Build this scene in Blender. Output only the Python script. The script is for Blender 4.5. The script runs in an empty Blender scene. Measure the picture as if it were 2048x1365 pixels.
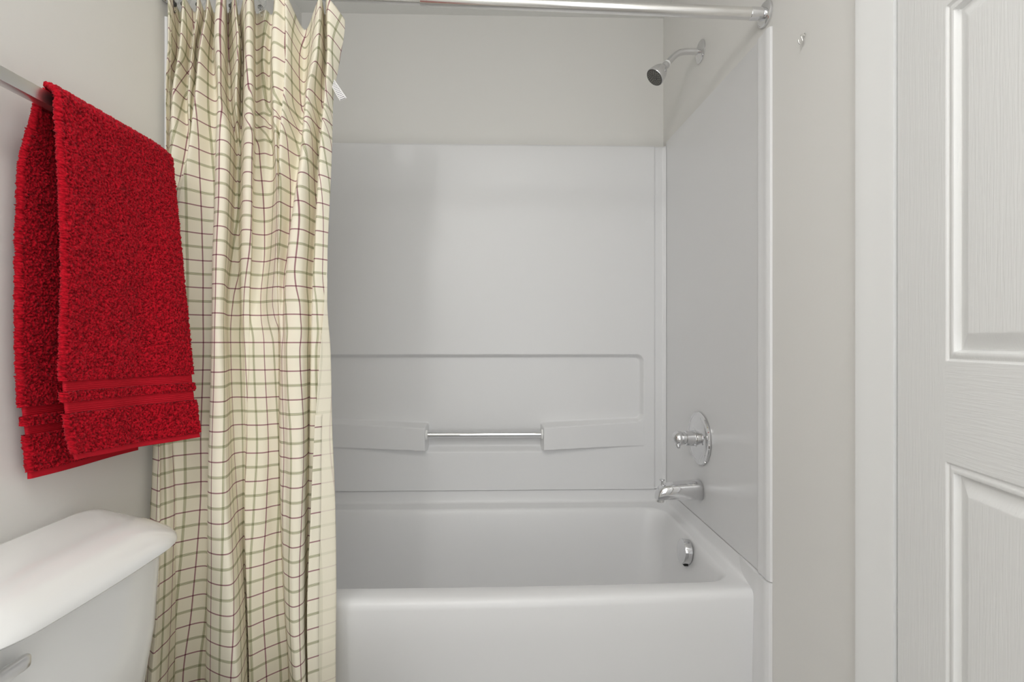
import bpy, bmesh, math, random
import numpy as np
from mathutils import Vector, Matrix

random.seed(7)
rng = np.random.default_rng(7)
scene = bpy.context.scene
COL = scene.collection

# ------------------------------------------------------------------ camera
ZC = 1.12                      # camera height
F = 970.0                      # focal length in pixels of a 2048 wide frame
TH = math.atan(24 / 970)       # small turn to the right
cam_d = bpy.data.cameras.new('camera')
cam_d.sensor_width = 36.0
cam_d.lens = 36.0 * F / 2048
cam_d.clip_start = 0.02
cam = bpy.data.objects.new('camera', cam_d)
COL.objects.link(cam)
cam.location = (0, 0, ZC)
cam.rotation_euler = (math.pi / 2, 0, -TH)
scene.camera = cam

# ------------------------------------------------------------------ world, lamps, exposure
world = bpy.data.worlds.new('world')
scene.world = world
world.use_nodes = True
world.node_tree.nodes['Background'].inputs['Color'].default_value = (0.9, 0.93, 1, 1)
world.node_tree.nodes['Background'].inputs['Strength'].default_value = 0.3

scene.view_settings.view_transform = 'Standard'
scene.view_settings.look = 'None'
scene.view_settings.gamma = 1
scene.view_settings.use_curve_mapping = False
scene.view_settings.exposure = 0.12


def lamp(name, kind, loc, power, color, size, rot=(0, 0, 0), size_y=None):
    d = bpy.data.lights.new(name, kind)
    d.energy = power
    d.color = color
    if kind == 'AREA':
        d.shape = 'RECTANGLE' if size_y else 'DISK'
        d.size = size
        if size_y:
            d.size_y = size_y
    else:
        d.shadow_soft_size = size
    o = bpy.data.objects.new(name, d)
    COL.objects.link(o)
    o.location = loc
    o.rotation_euler = rot
    return o


WARM = (1.0, 0.995, 0.985)
COOL = (0.96, 0.98, 1.0)
# added fill at ceiling and doorway, both unseen; vanity bulbs on the left wall
lamp('ceiling_fill', 'AREA', (0.05, -0.15, 2.40), 7.0, WARM, 0.55)
for i in range(3):
    lamp('vanity_lamp', 'POINT', (-0.66, -0.65 + 0.2 * i, 2.02), 4.6, WARM, 0.06)
lamp('doorway_fill', 'AREA', (0.05, -1.15, 1.15), 9.0, COOL, 0.9, (math.pi / 2, 0, 0), 1.9)

scene.cycles.use_denoising = True
scene.cycles.max_bounces = 14
scene.cycles.diffuse_bounces = 8
scene.cycles.caustics_reflective = False
scene.cycles.caustics_refractive = False


# ------------------------------------------------------------------ view rays used to read real positions off known planes
def ray(px, py):
    a = (px - 1024) / F
    b = (682.5 - py) / F
    return (a * math.cos(TH) + math.sin(TH), -a * math.sin(TH) + math.cos(TH), b)


def on_x(px, py, x):
    r = ray(px, py)
    s = x / r[0]
    return Vector((x, r[1] * s, ZC + r[2] * s))


def on_y(px, py, y):
    r = ray(px, py)
    s = y / r[1]
    return Vector((r[0] * s, y, ZC + r[2] * s))


# ------------------------------------------------------------------ materials
MAT = {}


def mat(name, color, rough=0.5, metal=0.0, **kw):
    m = bpy.data.materials.new(name)
    m.use_nodes = True
    nt = m.node_tree
    b = nt.nodes['Principled BSDF']
    b.inputs['Base Color'].default_value = (*color, 1)
    b.inputs['Roughness'].default_value = rough
    b.inputs['Metallic'].default_value = metal
    for k, v in kw.items():
        b.inputs[k.replace('_', ' ')].default_value = v
    MAT[name] = m
    return m


def N(m, kind, **kw):
    n = m.node_tree.nodes.new(kind)
    for k, v in kw.items():
        setattr(n, k, v)
    return n


def L(m, a, b):
    m.node_tree.links.new(a, b)


def noise_bump(m, scale, strength, dist=0.002, stretch=(1, 1, 1), detail=3.0):
    tc = N(m, 'ShaderNodeTexCoord')
    mp = N(m, 'ShaderNodeMapping')
    mp.inputs['Scale'].default_value = stretch
    nz = N(m, 'ShaderNodeTexNoise')
    nz.inputs['Scale'].default_value = scale
    nz.inputs['Detail'].default_value = detail
    bp = N(m, 'ShaderNodeBump')
    bp.inputs['Strength'].default_value = strength
    bp.inputs['Distance'].default_value = dist
    L(m, tc.outputs['Object'], mp.inputs['Vector'])
    L(m, mp.outputs['Vector'], nz.inputs['Vector'])
    L(m, nz.outputs['Fac'], bp.inputs['Height'])
    L(m, bp.outputs['Normal'], m.node_tree.nodes['Principled BSDF'].inputs['Normal'])
    return nz, bp


def noise_tint(m, scale, c0, c1, lo=0.35, hi=0.65):
    tc = N(m, 'ShaderNodeTexCoord')
    nz = N(m, 'ShaderNodeTexNoise')
    nz.inputs['Scale'].default_value = scale
    nz.inputs['Detail'].default_value = 4
    rp = N(m, 'ShaderNodeValToRGB')
    rp.color_ramp.elements[0].position = lo
    rp.color_ramp.elements[1].position = hi
    rp.color_ramp.elements[0].color = (*c0, 1)
    rp.color_ramp.elements[1].color = (*c1, 1)
    L(m, tc.outputs['Object'], nz.inputs['Vector'])
    L(m, nz.outputs['Fac'], rp.inputs['Fac'])
    L(m, rp.outputs['Color'], m.node_tree.nodes['Principled BSDF'].inputs['Base Color'])


m = mat('wall_paint', (0.75, 0.74, 0.715), 0.5)
noise_bump(m, 160, 0.12, 0.001)
m = mat('ceiling_paint', (0.80, 0.80, 0.78), 0.8)
noise_bump(m, 90, 0.3, 0.002)
m = mat('trim_paint', (0.81, 0.815, 0.81), 0.35)
noise_bump(m, 60, 0.05, 0.001)
m = mat('vinyl_floor', (0.25, 0.22, 0.17), 0.45)
noise_tint(m, 14, (0.27, 0.255, 0.235), (0.38, 0.365, 0.34))
m = mat('acrylic', (0.775, 0.775, 0.78), 0.36)
noise_bump(m, 5, 0.05, 0.002, detail=1)
m = mat('porcelain', (0.77, 0.77, 0.76), 0.12, Coat_Weight=0.5, Coat_Roughness=0.05)
m = mat('chrome', (0.76, 0.76, 0.77), 0.05, 1.0)
m = mat('satin_metal', (0.80, 0.79, 0.77), 0.24, 1.0)
noise_bump(m, 40, 0.06, 0.001, (0.3, 6, 6))
m = mat('brushed_bar', (0.74, 0.74, 0.74), 0.30, 1.0)
m = mat('white_plastic', (0.85, 0.85, 0.84), 0.4)
m = mat('dark_plastic', (0.085, 0.083, 0.075), 0.45)
m = mat('nozzle_rubber', (0.42, 0.41, 0.36), 0.5)
m = mat('black_gap', (0.01, 0.01, 0.01), 0.8)
m = mat('seam_caulk', (0.52, 0.52, 0.52), 0.6)
m = mat('clear_plastic', (0.95, 0.96, 0.96), 0.04, 0.0, Transmission_Weight=0.95, IOR=1.45)

# moulded door skin: fine wood grain, across the rails and along the stiles and fields
m = mat('door_skin', (0.81, 0.815, 0.81), 0.38)
tc = N(m, 'ShaderNodeTexCoord')
gs = []
for st in ((22, 22, 0.9), (1.2, 1.2, 26)):
    mp = N(m, 'ShaderNodeMapping')
    mp.inputs['Scale'].default_value = st
    nz = N(m, 'ShaderNodeTexNoise')
    nz.inputs['Scale'].default_value = 14
    nz.inputs['Detail'].default_value = 2
    nz.inputs['Distortion'].default_value = 0.6
    L(m, tc.outputs['Object'], mp.inputs['Vector'])
    L(m, mp.outputs['Vector'], nz.inputs['Vector'])
    gs.append(nz)
at = N(m, 'ShaderNodeAttribute', attribute_name='rail')
mx = N(m, 'ShaderNodeMix')
L(m, at.outputs['Fac'], mx.inputs['Factor'])
L(m, gs[0].outputs['Fac'], mx.inputs[2])
L(m, gs[1].outputs['Fac'], mx.inputs[3])
bp = N(m, 'ShaderNodeBump')
bp.inputs['Strength'].default_value = 0.3
bp.inputs['Distance'].default_value = 0.0015
L(m, mx.outputs[0], bp.inputs['Height'])
L(m, bp.outputs['Normal'], m.node_tree.nodes['Principled BSDF'].inputs['Normal'])

# terry cotton
m = mat('terry', (0.56, 0.006, 0.018), 0.95, Sheen_Weight=0.25, Sheen_Roughness=0.5)
m.node_tree.nodes['Principled BSDF'].inputs['Sheen Tint'].default_value = (1, 0.25, 0.3, 1)
m.node_tree.nodes['Principled BSDF'].inputs['Specular IOR Level'].default_value = 0.1
at = N(m, 'ShaderNodeAttribute', attribute_name='pile')
rp = N(m, 'ShaderNodeValToRGB')
rp.color_ramp.elements[0].color = (0.17, 0.001, 0.004, 1)  # crevice shade and lit tips of the pile put into the colour
rp.color_ramp.elements[1].color = (0.50, 0.006, 0.018, 1)
rp.color_ramp.elements[0].position = 0.1
rp.color_ramp.elements[1].position = 0.8
L(m, at.outputs['Fac'], rp.inputs['Fac'])
L(m, rp.outputs['Color'], m.node_tree.nodes['Principled BSDF'].inputs['Base Color'])
m = mat('flat_weave', (0.46, 0.006, 0.018), 0.8, Sheen_Weight=0.0)
m.node_tree.nodes['Principled BSDF'].inputs['Specular IOR Level'].default_value = 0.2

# checked cotton: burgundy lines and green triple lines, both ways (UV in metres)
PER = 0.0655


def cotton(name, strength):
    m = mat(name, (0.93, 0.88, 0.735), 0.9)
    nt = m.node_tree
    b = nt.nodes['Principled BSDF']
    b.inputs['Specular IOR Level'].default_value = 0.15
    uv = N(m, 'ShaderNodeUVMap', uv_map='weave')
    sp = N(m, 'ShaderNodeSeparateXYZ')
    L(m, uv.outputs['UV'], sp.inputs[0])

    def math_(op, a, bb=None, c=None):
        n = N(m, 'ShaderNodeMath', operation=op)
        for i, v in enumerate((a, bb, c)):
            if v is None:
                continue
            if isinstance(v, (int, float)):
                n.inputs[i].default_value = v
            else:
                L(m, v, n.inputs[i])
        return n.outputs[0]

    def line(coord, offset, half):
        # 1 inside a line of the given half width, repeated every PER
        s = math_('ADD', coord, 100 * PER + PER / 2 - offset)
        md = math_('MODULO', s, PER)
        d = math_('ABSOLUTE', math_('SUBTRACT', md, PER / 2))
        r = N(m, 'ShaderNodeMapRange', interpolation_type='SMOOTHSTEP')
        r.inputs['From Min'].default_value = half * 1.15
        r.inputs['From Max'].default_value = half * 0.75
        L(m, d, r.inputs['Value'])
        return r.outputs[0]

    col = None
    burg = (0.22, 0.055, 0.09, 1)
    green = (0.235, 0.25, 0.085, 1)
    base = N(m, 'ShaderNodeRGB')
    base.outputs[0].default_value = (0.93, 0.88, 0.735, 1)
    col = base.outputs[0]
    for c in (sp.outputs['X'], sp.outputs['Y']):
        for off, half, tint, k in ((0, 0.0015, burg, 0.82), (PER / 2, 0.0008, green, 0.66),
                                   (PER / 2 - 0.0023, 0.0006, green, 0.62), (PER / 2 + 0.0023, 0.0006, green, 0.62),
                                   (PER / 2, 0.0031, green, 0.26)):
            f = math_('MULTIPLY', line(c, off, half), k * strength)
            mx = N(m, 'ShaderNodeMix', data_type='RGBA', blend_type='MULTIPLY')
            L(m, f, mx.inputs['Factor'])
            L(m, col, mx.inputs[6])
            mx.inputs[7].default_value = (min(1, tint[0] * 1.25), min(1, tint[1] * 1.3), min(1, tint[2] * 1.6), 1)
            col = mx.outputs[2]
    L(m, col, b.inputs['Base Color'])
    # weave relief
    nz = N(m, 'ShaderNodeTexNoise')
    nz.inputs['Scale'].default_value = 900
    mp = N(m, 'ShaderNodeMapping')
    mp.inputs['Scale'].default_value = (1, 0.25, 1)
    L(m, uv.outputs['UV'], mp.inputs['Vector'])
    L(m, mp.outputs['Vector'], nz.inputs['Vector'])
    bp = N(m, 'ShaderNodeBump')
    bp.inputs['Strength'].default_value = 0.15
    bp.inputs['Distance'].default_value = 0.0006
    L(m, nz.outputs['Fac'], bp.inputs['Height'])
    L(m, bp.outputs['Normal'], b.inputs['Normal'])
    # a little light comes through the cloth
    tr = N(m, 'ShaderNodeBsdfTranslucent')
    L(m, col, tr.inputs['Color'])
    ms = N(m, 'ShaderNodeMixShader')
    ms.inputs['Fac'].default_value = 0.13
    L(m, b.outputs[0], ms.inputs[1])
    L(m, tr.outputs[0], ms.inputs[2])
    L(m, ms.outputs[0], nt.nodes['Material Output'].inputs['Surface'])


cotton('checked_cotton', 1.0)
cotton('checked_cotton_back', 0.22)

# printed tag: rows of tiny unreadable print and a bar code
m = mat('tag_print', (0.86, 0.85, 0.84), 0.6)
uv = N(m, 'ShaderNodeUVMap', uv_map='weave')
wv = N(m, 'ShaderNodeTexWave', bands_direction='Y')
wv.inputs['Scale'].default_value = 4.2
nz = N(m, 'ShaderNodeTexNoise')
nz.inputs['Scale'].default_value = 26
rp = N(m, 'ShaderNodeValToRGB')
rp.color_ramp.elements[0].position = 0.54
rp.color_ramp.elements[1].position = 0.62
rp.color_ramp.elements[0].color = (0.28, 0.27, 0.30, 1)
rp.color_ramp.elements[1].color = (0.86, 0.85, 0.84, 1)
ad = N(m, 'ShaderNodeMath', operation='MAXIMUM')
sp = N(m, 'ShaderNodeSeparateXYZ')
edge = N(m, 'ShaderNodeMath', operation='COMPARE')
edge.inputs[1].default_value = 0.5
edge.inputs[2].default_value = 0.36
inv = N(m, 'ShaderNodeMath', operation='SUBTRACT')
inv.inputs[0].default_value = 1.0
ad2 = N(m, 'ShaderNodeMath', operation='MAXIMUM')
L(m, uv.outputs['UV'], wv.inputs['Vector'])
L(m, uv.outputs['UV'], nz.inputs['Vector'])
L(m, uv.outputs['UV'], sp.inputs[0])
L(m, sp.outputs['X'], edge.inputs[0])
L(m, edge.outputs[0], inv.inputs[1])
L(m, wv.outputs['Fac'], ad.inputs[0])
L(m, nz.outputs['Fac'], ad.inputs[1])
L(m, ad.outputs[0], ad2.inputs[0])
L(m, inv.outputs[0], ad2.inputs[1])
L(m, ad2.outputs[0], rp.inputs['Fac'])
L(m, rp.outputs['Color'], m.node_tree.nodes['Principled BSDF'].inputs['Base Color'])


# ------------------------------------------------------------------ builders
def root_of(name, loc, label=None, cat=None, group=None, kind=None):
    o = bpy.data.objects.new(name, None)
    o.empty_display_size = 0.05
    COL.objects.link(o)
    o.location = loc
    tag(o, label, cat, group, kind)
    return o


def tag(o, label=None, cat=None, group=None, kind=None):
    if label:
        o['label'] = label
    if cat:
        o['category'] = cat
    if group:
        o['group'] = group
    if kind:
        o['kind'] = kind
    return o


def world_loc(o):
    v = Vector((0, 0, 0))
    while o is not None:
        v += o.location
        o = o.parent
    return v


def obj(name, verts, faces, material, parent=None, angle=40, origin=None):
    v = np.asarray([tuple(p) for p in verts] if not isinstance(verts, np.ndarray) else verts, dtype=float)
    if parent is not None:
        off = world_loc(parent)
    else:
        off = Vector(origin) if origin is not None else Vector((0, 0, 0))
    v = v - np.array(off)
    me = bpy.data.meshes.new(name)
    me.from_pydata(v.tolist(), [], [tuple(f) for f in faces])
    bm = bmesh.new()
    bm.from_mesh(me)
    bmesh.ops.recalc_face_normals(bm, faces=bm.faces)
    bm.to_mesh(me)
    bm.free()
    if angle is not None:
        me.shade_smooth()
        me.set_sharp_from_angle(angle=math.radians(angle))
    mats = material if isinstance(material, (list, tuple)) else [material]
    for mm in mats:
        me.materials.append(MAT[mm])
    o = bpy.data.objects.new(name, me)
    COL.objects.link(o)
    if parent is not None:
        o.parent = parent
    else:
        o.location = off
    return o


class MB:
    def __init__(s):
        s.v = []
        s.f = []

    def add(s, v, f):
        n = len(s.v)
        s.v += [tuple(p) for p in v]
        s.f += [tuple(i + n for i in q) for q in f]
        return s

    def build(s, name, material, parent=None, angle=40, origin=None):
        return obj(name, s.v, s.f, material, parent, angle, origin)


def loft(rings, closed=True, cap0=False, cap1=False):
    n = len(rings[0])
    v = [tuple(p) for r in rings for p in r]
    f = []
    for i in range(len(rings) - 1):
        for j in range(n if closed else n - 1):
            k = (j + 1) % n
            f.append((i * n + j, i * n + k, (i + 1) * n + k, (i + 1) * n + j))
    if cap0:
        f.append(tuple(range(n)))
    if cap1:
        f.append(tuple(range((len(rings) - 1) * n, len(rings) * n)))
    return v, f


def frame(d):
    d = Vector(d).normalized()
    a = Vector((0, 0, 1)) if abs(d.z) < 0.9 else Vector((0, 1, 0))
    u = d.cross(a).normalized()
    w = d.cross(u).normalized()
    return d, u, w


def lathe(o, d, prof, n=40, cap0=True, cap1=True):
    """profile (distance along d, radius) turned about the axis through o"""
    o = Vector(o)
    d, u, w = frame(d)
    rings = []
    for t, r in prof:
        r = max(r, 1e-5)
        rings.append([o + d * t + (u * math.cos(2 * math.pi * j / n) + w * math.sin(2 * math.pi * j / n)) * r
                      for j in range(n)])
    return loft(rings, True, cap0, cap1)


def tube(path, rad, n=14, cap=True):
    P = [Vector(p) for p in path]
    rings = []
    u = None
    for i, p in enumerate(P):
        d = (P[min(i + 1, len(P) - 1)] - P[max(i - 1, 0)]).normalized()
        if u is None:
            _, u, w = frame(d)
        u = (u - d * u.dot(d)).normalized()
        w = d.cross(u)
        r = rad[i] if isinstance(rad, (list, tuple)) else rad
        rings.append([p + (u * math.cos(2 * math.pi * j / n) + w * math.sin(2 * math.pi * j / n)) * r
                      for j in range(n)])
    return loft(rings, True, cap, cap)


def smooth_path(pts, sub=6):
    P = [Vector(p) for p in pts]
    P = [P[0] * 2 - P[1]] + P + [P[-1] * 2 - P[-2]]
    out = []
    for i in range(1, len(P) - 2):
        a, b, c, d = P[i - 1:i + 3]
        for k in range(sub):
            t = k / sub
            out.append(0.5 * ((2 * b) + (c - a) * t + (2 * a - 5 * b + 4 * c - d) * t * t + (3 * b - a - 3 * c + d) * t ** 3))
    out.append(P[-2])
    return out


def box(x0, x1, y0, y1, z0, z1, bev=0.0, seg=2):
    bm = bmesh.new()
    bmesh.ops.create_cube(bm, size=1.0)
    for v in bm.verts:
        v.co = Vector(((x0 + x1) / 2 + v.co.x * (x1 - x0), (y0 + y1) / 2 + v.co.y * (y1 - y0),
                       (z0 + z1) / 2 + v.co.z * (z1 - z0)))
    if bev:
        bmesh.ops.bevel(bm, geom=bm.edges[:], offset=bev, segments=seg, affect='EDGES', profile=0.6)
    bm.verts.ensure_lookup_table()
    v = [tuple(p.co) for p in bm.verts]
    f = [tuple(q.index for q in fc.verts) for fc in bm.faces]
    bm.free()
    return v, f


def sstep(x, a, b):
    t = np.clip((x - a) / (b - a), 0, 1)
    return t * t * (3 - 2 * t)


def grid_faces(nr, nc):
    i = np.arange(nr - 1)[:, None] * nc
    j = np.arange(nc - 1)[None, :]
    a = (i + j).ravel()
    return np.stack([a, a + 1, a + nc + 1, a + nc], 1).tolist()


# ------------------------------------------------------------------ room constants
XR, XL = 0.668, -0.797         # painted faces of the side walls
YB = 1.968                     # painted face of the end wall
YN = -1.2                      # wall behind the camera
HC = 2.44
PR, PL = 0.665, -0.794         # faces of the shower side panels
PB = 1.922                     # face of the shower back panel
SEAM = ZC - 0.5935             # joint between tub and panels
DECK = ZC - 0.6432             # top of the tub rim
YF = 1.172                     # front of the alcove bead

# ------------------------------------------------------------------ room shell
def structure(name, mb, material, angle=30):
    o = mb.build(name, material, None, angle)
    o['kind'] = 'structure'
    return o


structure('floor', MB().add(*box(XL - 0.1, XR + 0.9, YN - 0.1, YB + 0.1, -0.08, 0.0)), 'vinyl_floor')
structure('ceiling', MB().add(*box(XL - 0.1, XR + 0.9, YN - 0.1, YB + 0.1, HC, HC + 0.08)), 'ceiling_paint')
structure('wall_back', MB().add(*box(XL - 0.1, XR + 0.1, YB, YB + 0.1, 0, HC)), 'wall_paint')
structure('wall_left', MB().add(*box(XL - 0.1, XL, YN, YB, 0, HC)), 'wall_paint')
# right wall with the closet opening
CY0, CY1, CH = -0.12, 0.795, 2.05
structure('wall_right', MB().add(*box(XR, XR + 0.1, CY1, YB, 0, HC)).add(*box(XR, XR + 0.1, YN, CY0, 0, HC))
          .add(*box(XR, XR + 0.1, CY0, CY1, CH, HC)), 'wall_paint')
structure('wall_closet', MB().add(*box(XR + 0.1, XR + 0.8, CY1 + 0.02, CY1 + 0.08, 0, HC))
          .add(*box(XR + 0.1, XR + 0.8, CY0 - 0.08, CY0 - 0.02, 0, HC))
          .add(*box(XR + 0.75, XR + 0.8, CY0, CY1, 0, HC)), 'wall_paint')
# near wall with a doorway, where the added fill light stands
structure('wall_near', MB().add(*box(XL, -0.42, YN - 0.1, YN, 0, HC)).add(*box(0.52, XR + 0.1, YN - 0.1, YN, 0, HC))
          .add(*box(-0.42, 0.52, YN - 0.1, YN, 2.1, HC)), 'wall_paint')
structure('baseboard_left', MB().add(*box(XL, XL + 0.012, YN, 1.13, 0, 0.085, 0.003)), 'trim_paint')
structure('baseboard_right', MB().add(*box(XR - 0.012, XR, 0.90, 1.165, 0, 0.085, 0.003)), 'trim_paint')
# closet casing: flat boards with an eased outer edge and a stepped inner edge
def casing_profile(y_out, y_in):
    s = 1 if y_out > y_in else -1
    return [(XR, y_out), (XR - 0.010, y_out), (XR - 0.0135, y_out - s * 0.004), (XR - 0.0135, y_out - s * 0.022),
            (XR - 0.0115, y_out - s * 0.030), (XR - 0.0105, y_in + s * 0.010), (XR - 0.009, y_in), (XR, y_in)]


mb = MB()
for yo, yi in ((0.882, 0.797), (CY0 - 0.085, CY0 - 0.002)):
    pr = casing_profile(yo, yi)
    mb.add(*loft([[(x, y, z) for x, y in pr] for z in (0, CH + 0.06)], True, True, True))
mb.add(*box(XR - 0.0125, XR, CY0 - 0.085, 0.882, CH, CH + 0.085, 0.002))
structure('trim_1', mb, 'trim_paint', 25)

# bifold closet door: two hinged leaves standing a little out of the wall plane
door = root_of('door_1', (XR - 0.006, CY1 - 0.004, 0), kind='structure')


def door_leaf(p0, ang, width, flip):
    H = 2.02
    s = np.unique(np.concatenate([np.linspace(0, width, 30)] + [np.linspace(a - 0.002, a + 0.048, 34) for a in (0.107,)]
                                 + [np.linspace(width - 0.107 - 0.048, width - 0.105, 34)]))
    panels = [(0.20, ZC - 0.174), (ZC - 0.029, ZC + 0.484), (ZC + 0.57, 1.91)]
    z = np.unique(np.concatenate([np.linspace(0.012, H, 90)] + [np.linspace(a - 0.003, a + 0.05, 34) for a, b in panels]
                                 + [np.linspace(b - 0.05, b + 0.003, 34) for a, b in panels]))
    S, Z = np.meshgrid(s, z)
    h = np.zeros_like(S)
    rail = np.zeros_like(S)
    inside = np.zeros_like(S)
    for a, b in panels:
        d = np.minimum(np.minimum(S - 0.107, width - 0.107 - S), np.minimum(Z - a, b - Z))
        prof = -0.0030 * sstep(d, 0, 0.003) + 0.0022 * sstep(d, 0.003, 0.009) - 0.0085 * sstep(d, 0.0125, 0.0165) \
            + 0.0085 * np.clip((d - 0.0175) / 0.022, 0, 1)
        h = np.where(d > 0, prof, h)
        inside = np.maximum(inside, (d > 0) * 1.0)
    rail = (1 - inside) * (S > 0.106) * (S < width - 0.106)
    h += 0.0
    dx, dy = -math.sin(ang), -math.cos(ang)
    nx, ny = -math.cos(ang), math.sin(ang)            # faces the room
    if flip:
        dx, dy = math.sin(ang), -math.cos(ang)
        nx, ny = -math.cos(ang), -math.sin(ang)
    X = p0[0] + dx * S + nx * h
    Y = p0[1] + dy * S + ny * h
    front = np.stack([X, Y, Z], -1).reshape(-1, 3)
    nr, nc = S.shape
    faces = grid_faces(nr, nc)
    nv = len(front)
    t = 0.033
    corners = []
    for ss in (0, width):
        for zz in (z[0], z[-1]):
            corners.append((p0[0] + dx * ss - nx * t, p0[1] + dy * ss - ny * t, zz))
    verts = np.concatenate([front, np.array(corners)])
    c00, c01, c10, c11 = nv, nv + 1, nv + 2, nv + 3
    left = [r * nc for r in range(nr)]
    right = [r * nc + nc - 1 for r in range(nr)]
    bot = list(range(nc))
    top = list(range((nr - 1) * nc, nr * nc))
    faces += [tuple([c00] + left + [c01]), tuple([c10] + right + [c11]), tuple([c00] + bot + [c10]),
              tuple([c01] + top + [c11]), (c00, c01, c11, c10)]
    o = obj('door_leaf', verts, faces, 'door_skin', door, 35)
    a = o.data.attributes.new('rail', 'FLOAT', 'POINT')
    a.data.foreach_set('value', np.concatenate([rail.ravel(), np.zeros(4)]).astype(np.float32))
    return (p0[0] + dx * width, p0[1] + dy * width)


DA = math.radians(9.5)
pe = door_leaf((XR - 0.006, CY1 - 0.004), DA, 0.455, False)
pe2 = door_leaf((pe[0], pe[1] - 0.004), DA, 0.45, True)
mb = MB()
for yy in (pe[1] + 0.05,):
    mb.add(*lathe((pe[0] - 0.002 + 0.01, pe[1] + 0.06, 0.95), (-1, 0.16, 0), [(0, 0.008), (0.012, 0.007), (0.02, 0.014), (0.028, 0.015), (0.033, 0.008)], 20))
mb.build('door_knob', 'satin_metal', door)

# ------------------------------------------------------------------ bathtub
tub = root_of('bathtub', (-0.1, 1.55, 0), 'white alcove bathtub with a plain apron below the shower walls', 'bathtub')


def tub_loop(x0, x1, yf, bow, y1, r, n_side=24, n_c=8):
    """rounded rectangle, counter-clockwise from front left; yields (x, y, is_front)"""
    xc, hw = -0.2, 0.85
    pts = []

    def fy(x):
        return yf + bow * ((x - xc) / hw) ** 2
    for i in range(n_side + 1):
        x = x0 + r + (x1 - x0 - 2 * r) * i / n_side
        pts.append((x, fy(x), 1))
    f1 = fy(x1 - r)
    for i in range(1, n_c + 1):
        a = -math.pi / 2 + math.pi / 2 * i / n_c
        pts.append((x1 - r + r * math.cos(a), f1 + r + r * math.sin(a), 0.5))
    for i in range(1, n_side + 1):
        pts.append((x1, f1 + r + (y1 - f1 - 2 * r) * i / n_side, 0))
    for i in range(1, n_c + 1):
        a = math.pi / 2 * i / n_c
        pts.append((x1 - r + r * math.cos(a), y1 - r + r * math.sin(a), 0))
    for i in range(1, n_side + 1):
        pts.append((x1 - r - (x1 - x0 - 2 * r) * i / n_side, y1, 0))
    for i in range(1, n_c + 1):
        a = math.pi / 2 + math.pi / 2 * i / n_c
        pts.append((x0 + r + r * math.cos(a), y1 - r + r * math.sin(a), 0))
    f0 = fy(x0 + r)
    for i in range(1, n_side + 1):
        pts.append((x0, y1 - r - (y1 - f0 - 2 * r) * i / n_side, 0))
    for i in range(1, n_c):
        a = math.pi + math.pi / 2 * i / n_c
        pts.append((x0 + r + r * math.cos(a), f0 + r + r * math.sin(a), 0.5))
    return pts


def outer(d_side, z_side, d_front, z_front):
    lp = tub_loop(PL + d_side, PR - d_side, 1.2035 + d_front, 0.033, PB + 0.006 - d_side, 0.006 + d_side * 0.8)
    return [(x, y, z_front if fr > 0.4 else z_side) for x, y, fr in lp]


rings = [outer(0.0, SEAM, 0.018, 0.0),
         outer(0.0, SEAM, 0.004, DECK - 0.10),
         outer(0.001, SEAM - 0.02, 0.000, DECK - 0.024),
         outer(0.002, DECK + 0.012, 0.002, DECK - 0.012),
         outer(0.005, DECK + 0.004, 0.008, DECK - 0.0035),
         outer(0.013, DECK, 0.020, DECK)]


def inner(d, z, r=0.07):
    lp = tub_loop(PL + 0.045 + d * 1.4, 0.622 - d, 1.276 + d, 0.016, 1.856 - d, r)
    return [(x, y, z) for x, y, fr in lp]


rings += [inner(-0.010, DECK, 0.075), inner(-0.005, DECK - 0.002, 0.072), inner(0.0, DECK - 0.010), inner(0.004, DECK - 0.022),
          inner(0.020, DECK - 0.12), inner(0.040, DECK - 0.26, 0.08), inner(0.052, DECK - 0.32, 0.09),
          inner(0.072, DECK - 0.352, 0.11), inner(0.11, DECK - 0.368, 0.11), inner(0.19, DECK - 0.374, 0.09)]
v, f = loft(rings, True, False, True)
MB().add(v, f).build('basin', 'acrylic', tub, 50)
# front posts of the tub beside the apron


def post_profile(side, thick=1.0):
    p = [(0.0, 1.335), (0.006, 1.285), (0.0085, 1.252), (0.0095, 1.241), (0.0105, 1.232), (0.0092, 1.222), (0.0092, 1.200),
         (0.0105, 1.190), (0.0095, 1.180), (0.006, 1.1735), (-0.0025, 1.172)]
    if side > 0:
        return [(PR - a, y) for a, y in p] + [(PR + 0.0025, 1.335)]
    return [(PL + a, y) for a, y in p] + [(PL - 0.0025, 1.335)]


for side in (1, -1):
    pr = post_profile(side)
    zs = [0.0, SEAM - 0.004, SEAM - 0.001]
    MB().add(*loft([[(x, y, z) for x, y in pr] for z in zs], True, True, True)).build('front_post', 'acrylic', tub, 35)

# chrome overflow plate and its slot on the foot wall of the basin
oc = on_x(1371, 1104, 0.603)
op = root_of('overflow_plate', oc, 'round chrome overflow plate on the inner end wall of the bathtub', 'overflow plate')
dv = Vector((-1, 0, 0.12)).normalized()
o0 = oc + Vector((0.008, 0, 0))
MB().add(*lathe(o0, dv, [(0, 0.0385), (0.019, 0.0385), (0.0225, 0.0365), (0.024, 0.033), (0.0245, 0.015), (0.0245, 0)], 48)).build('disc', 'chrome', op, 35)
d_, u_, w_ = frame(dv)
MB().add(*box(o0.x - 0.020, o0.x - 0.006, o0.y - 0.020, o0.y + 0.0, o0.z - 0.0395, o0.z - 0.030, 0.003)).build('drain_slot', 'black_gap', op)

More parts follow.
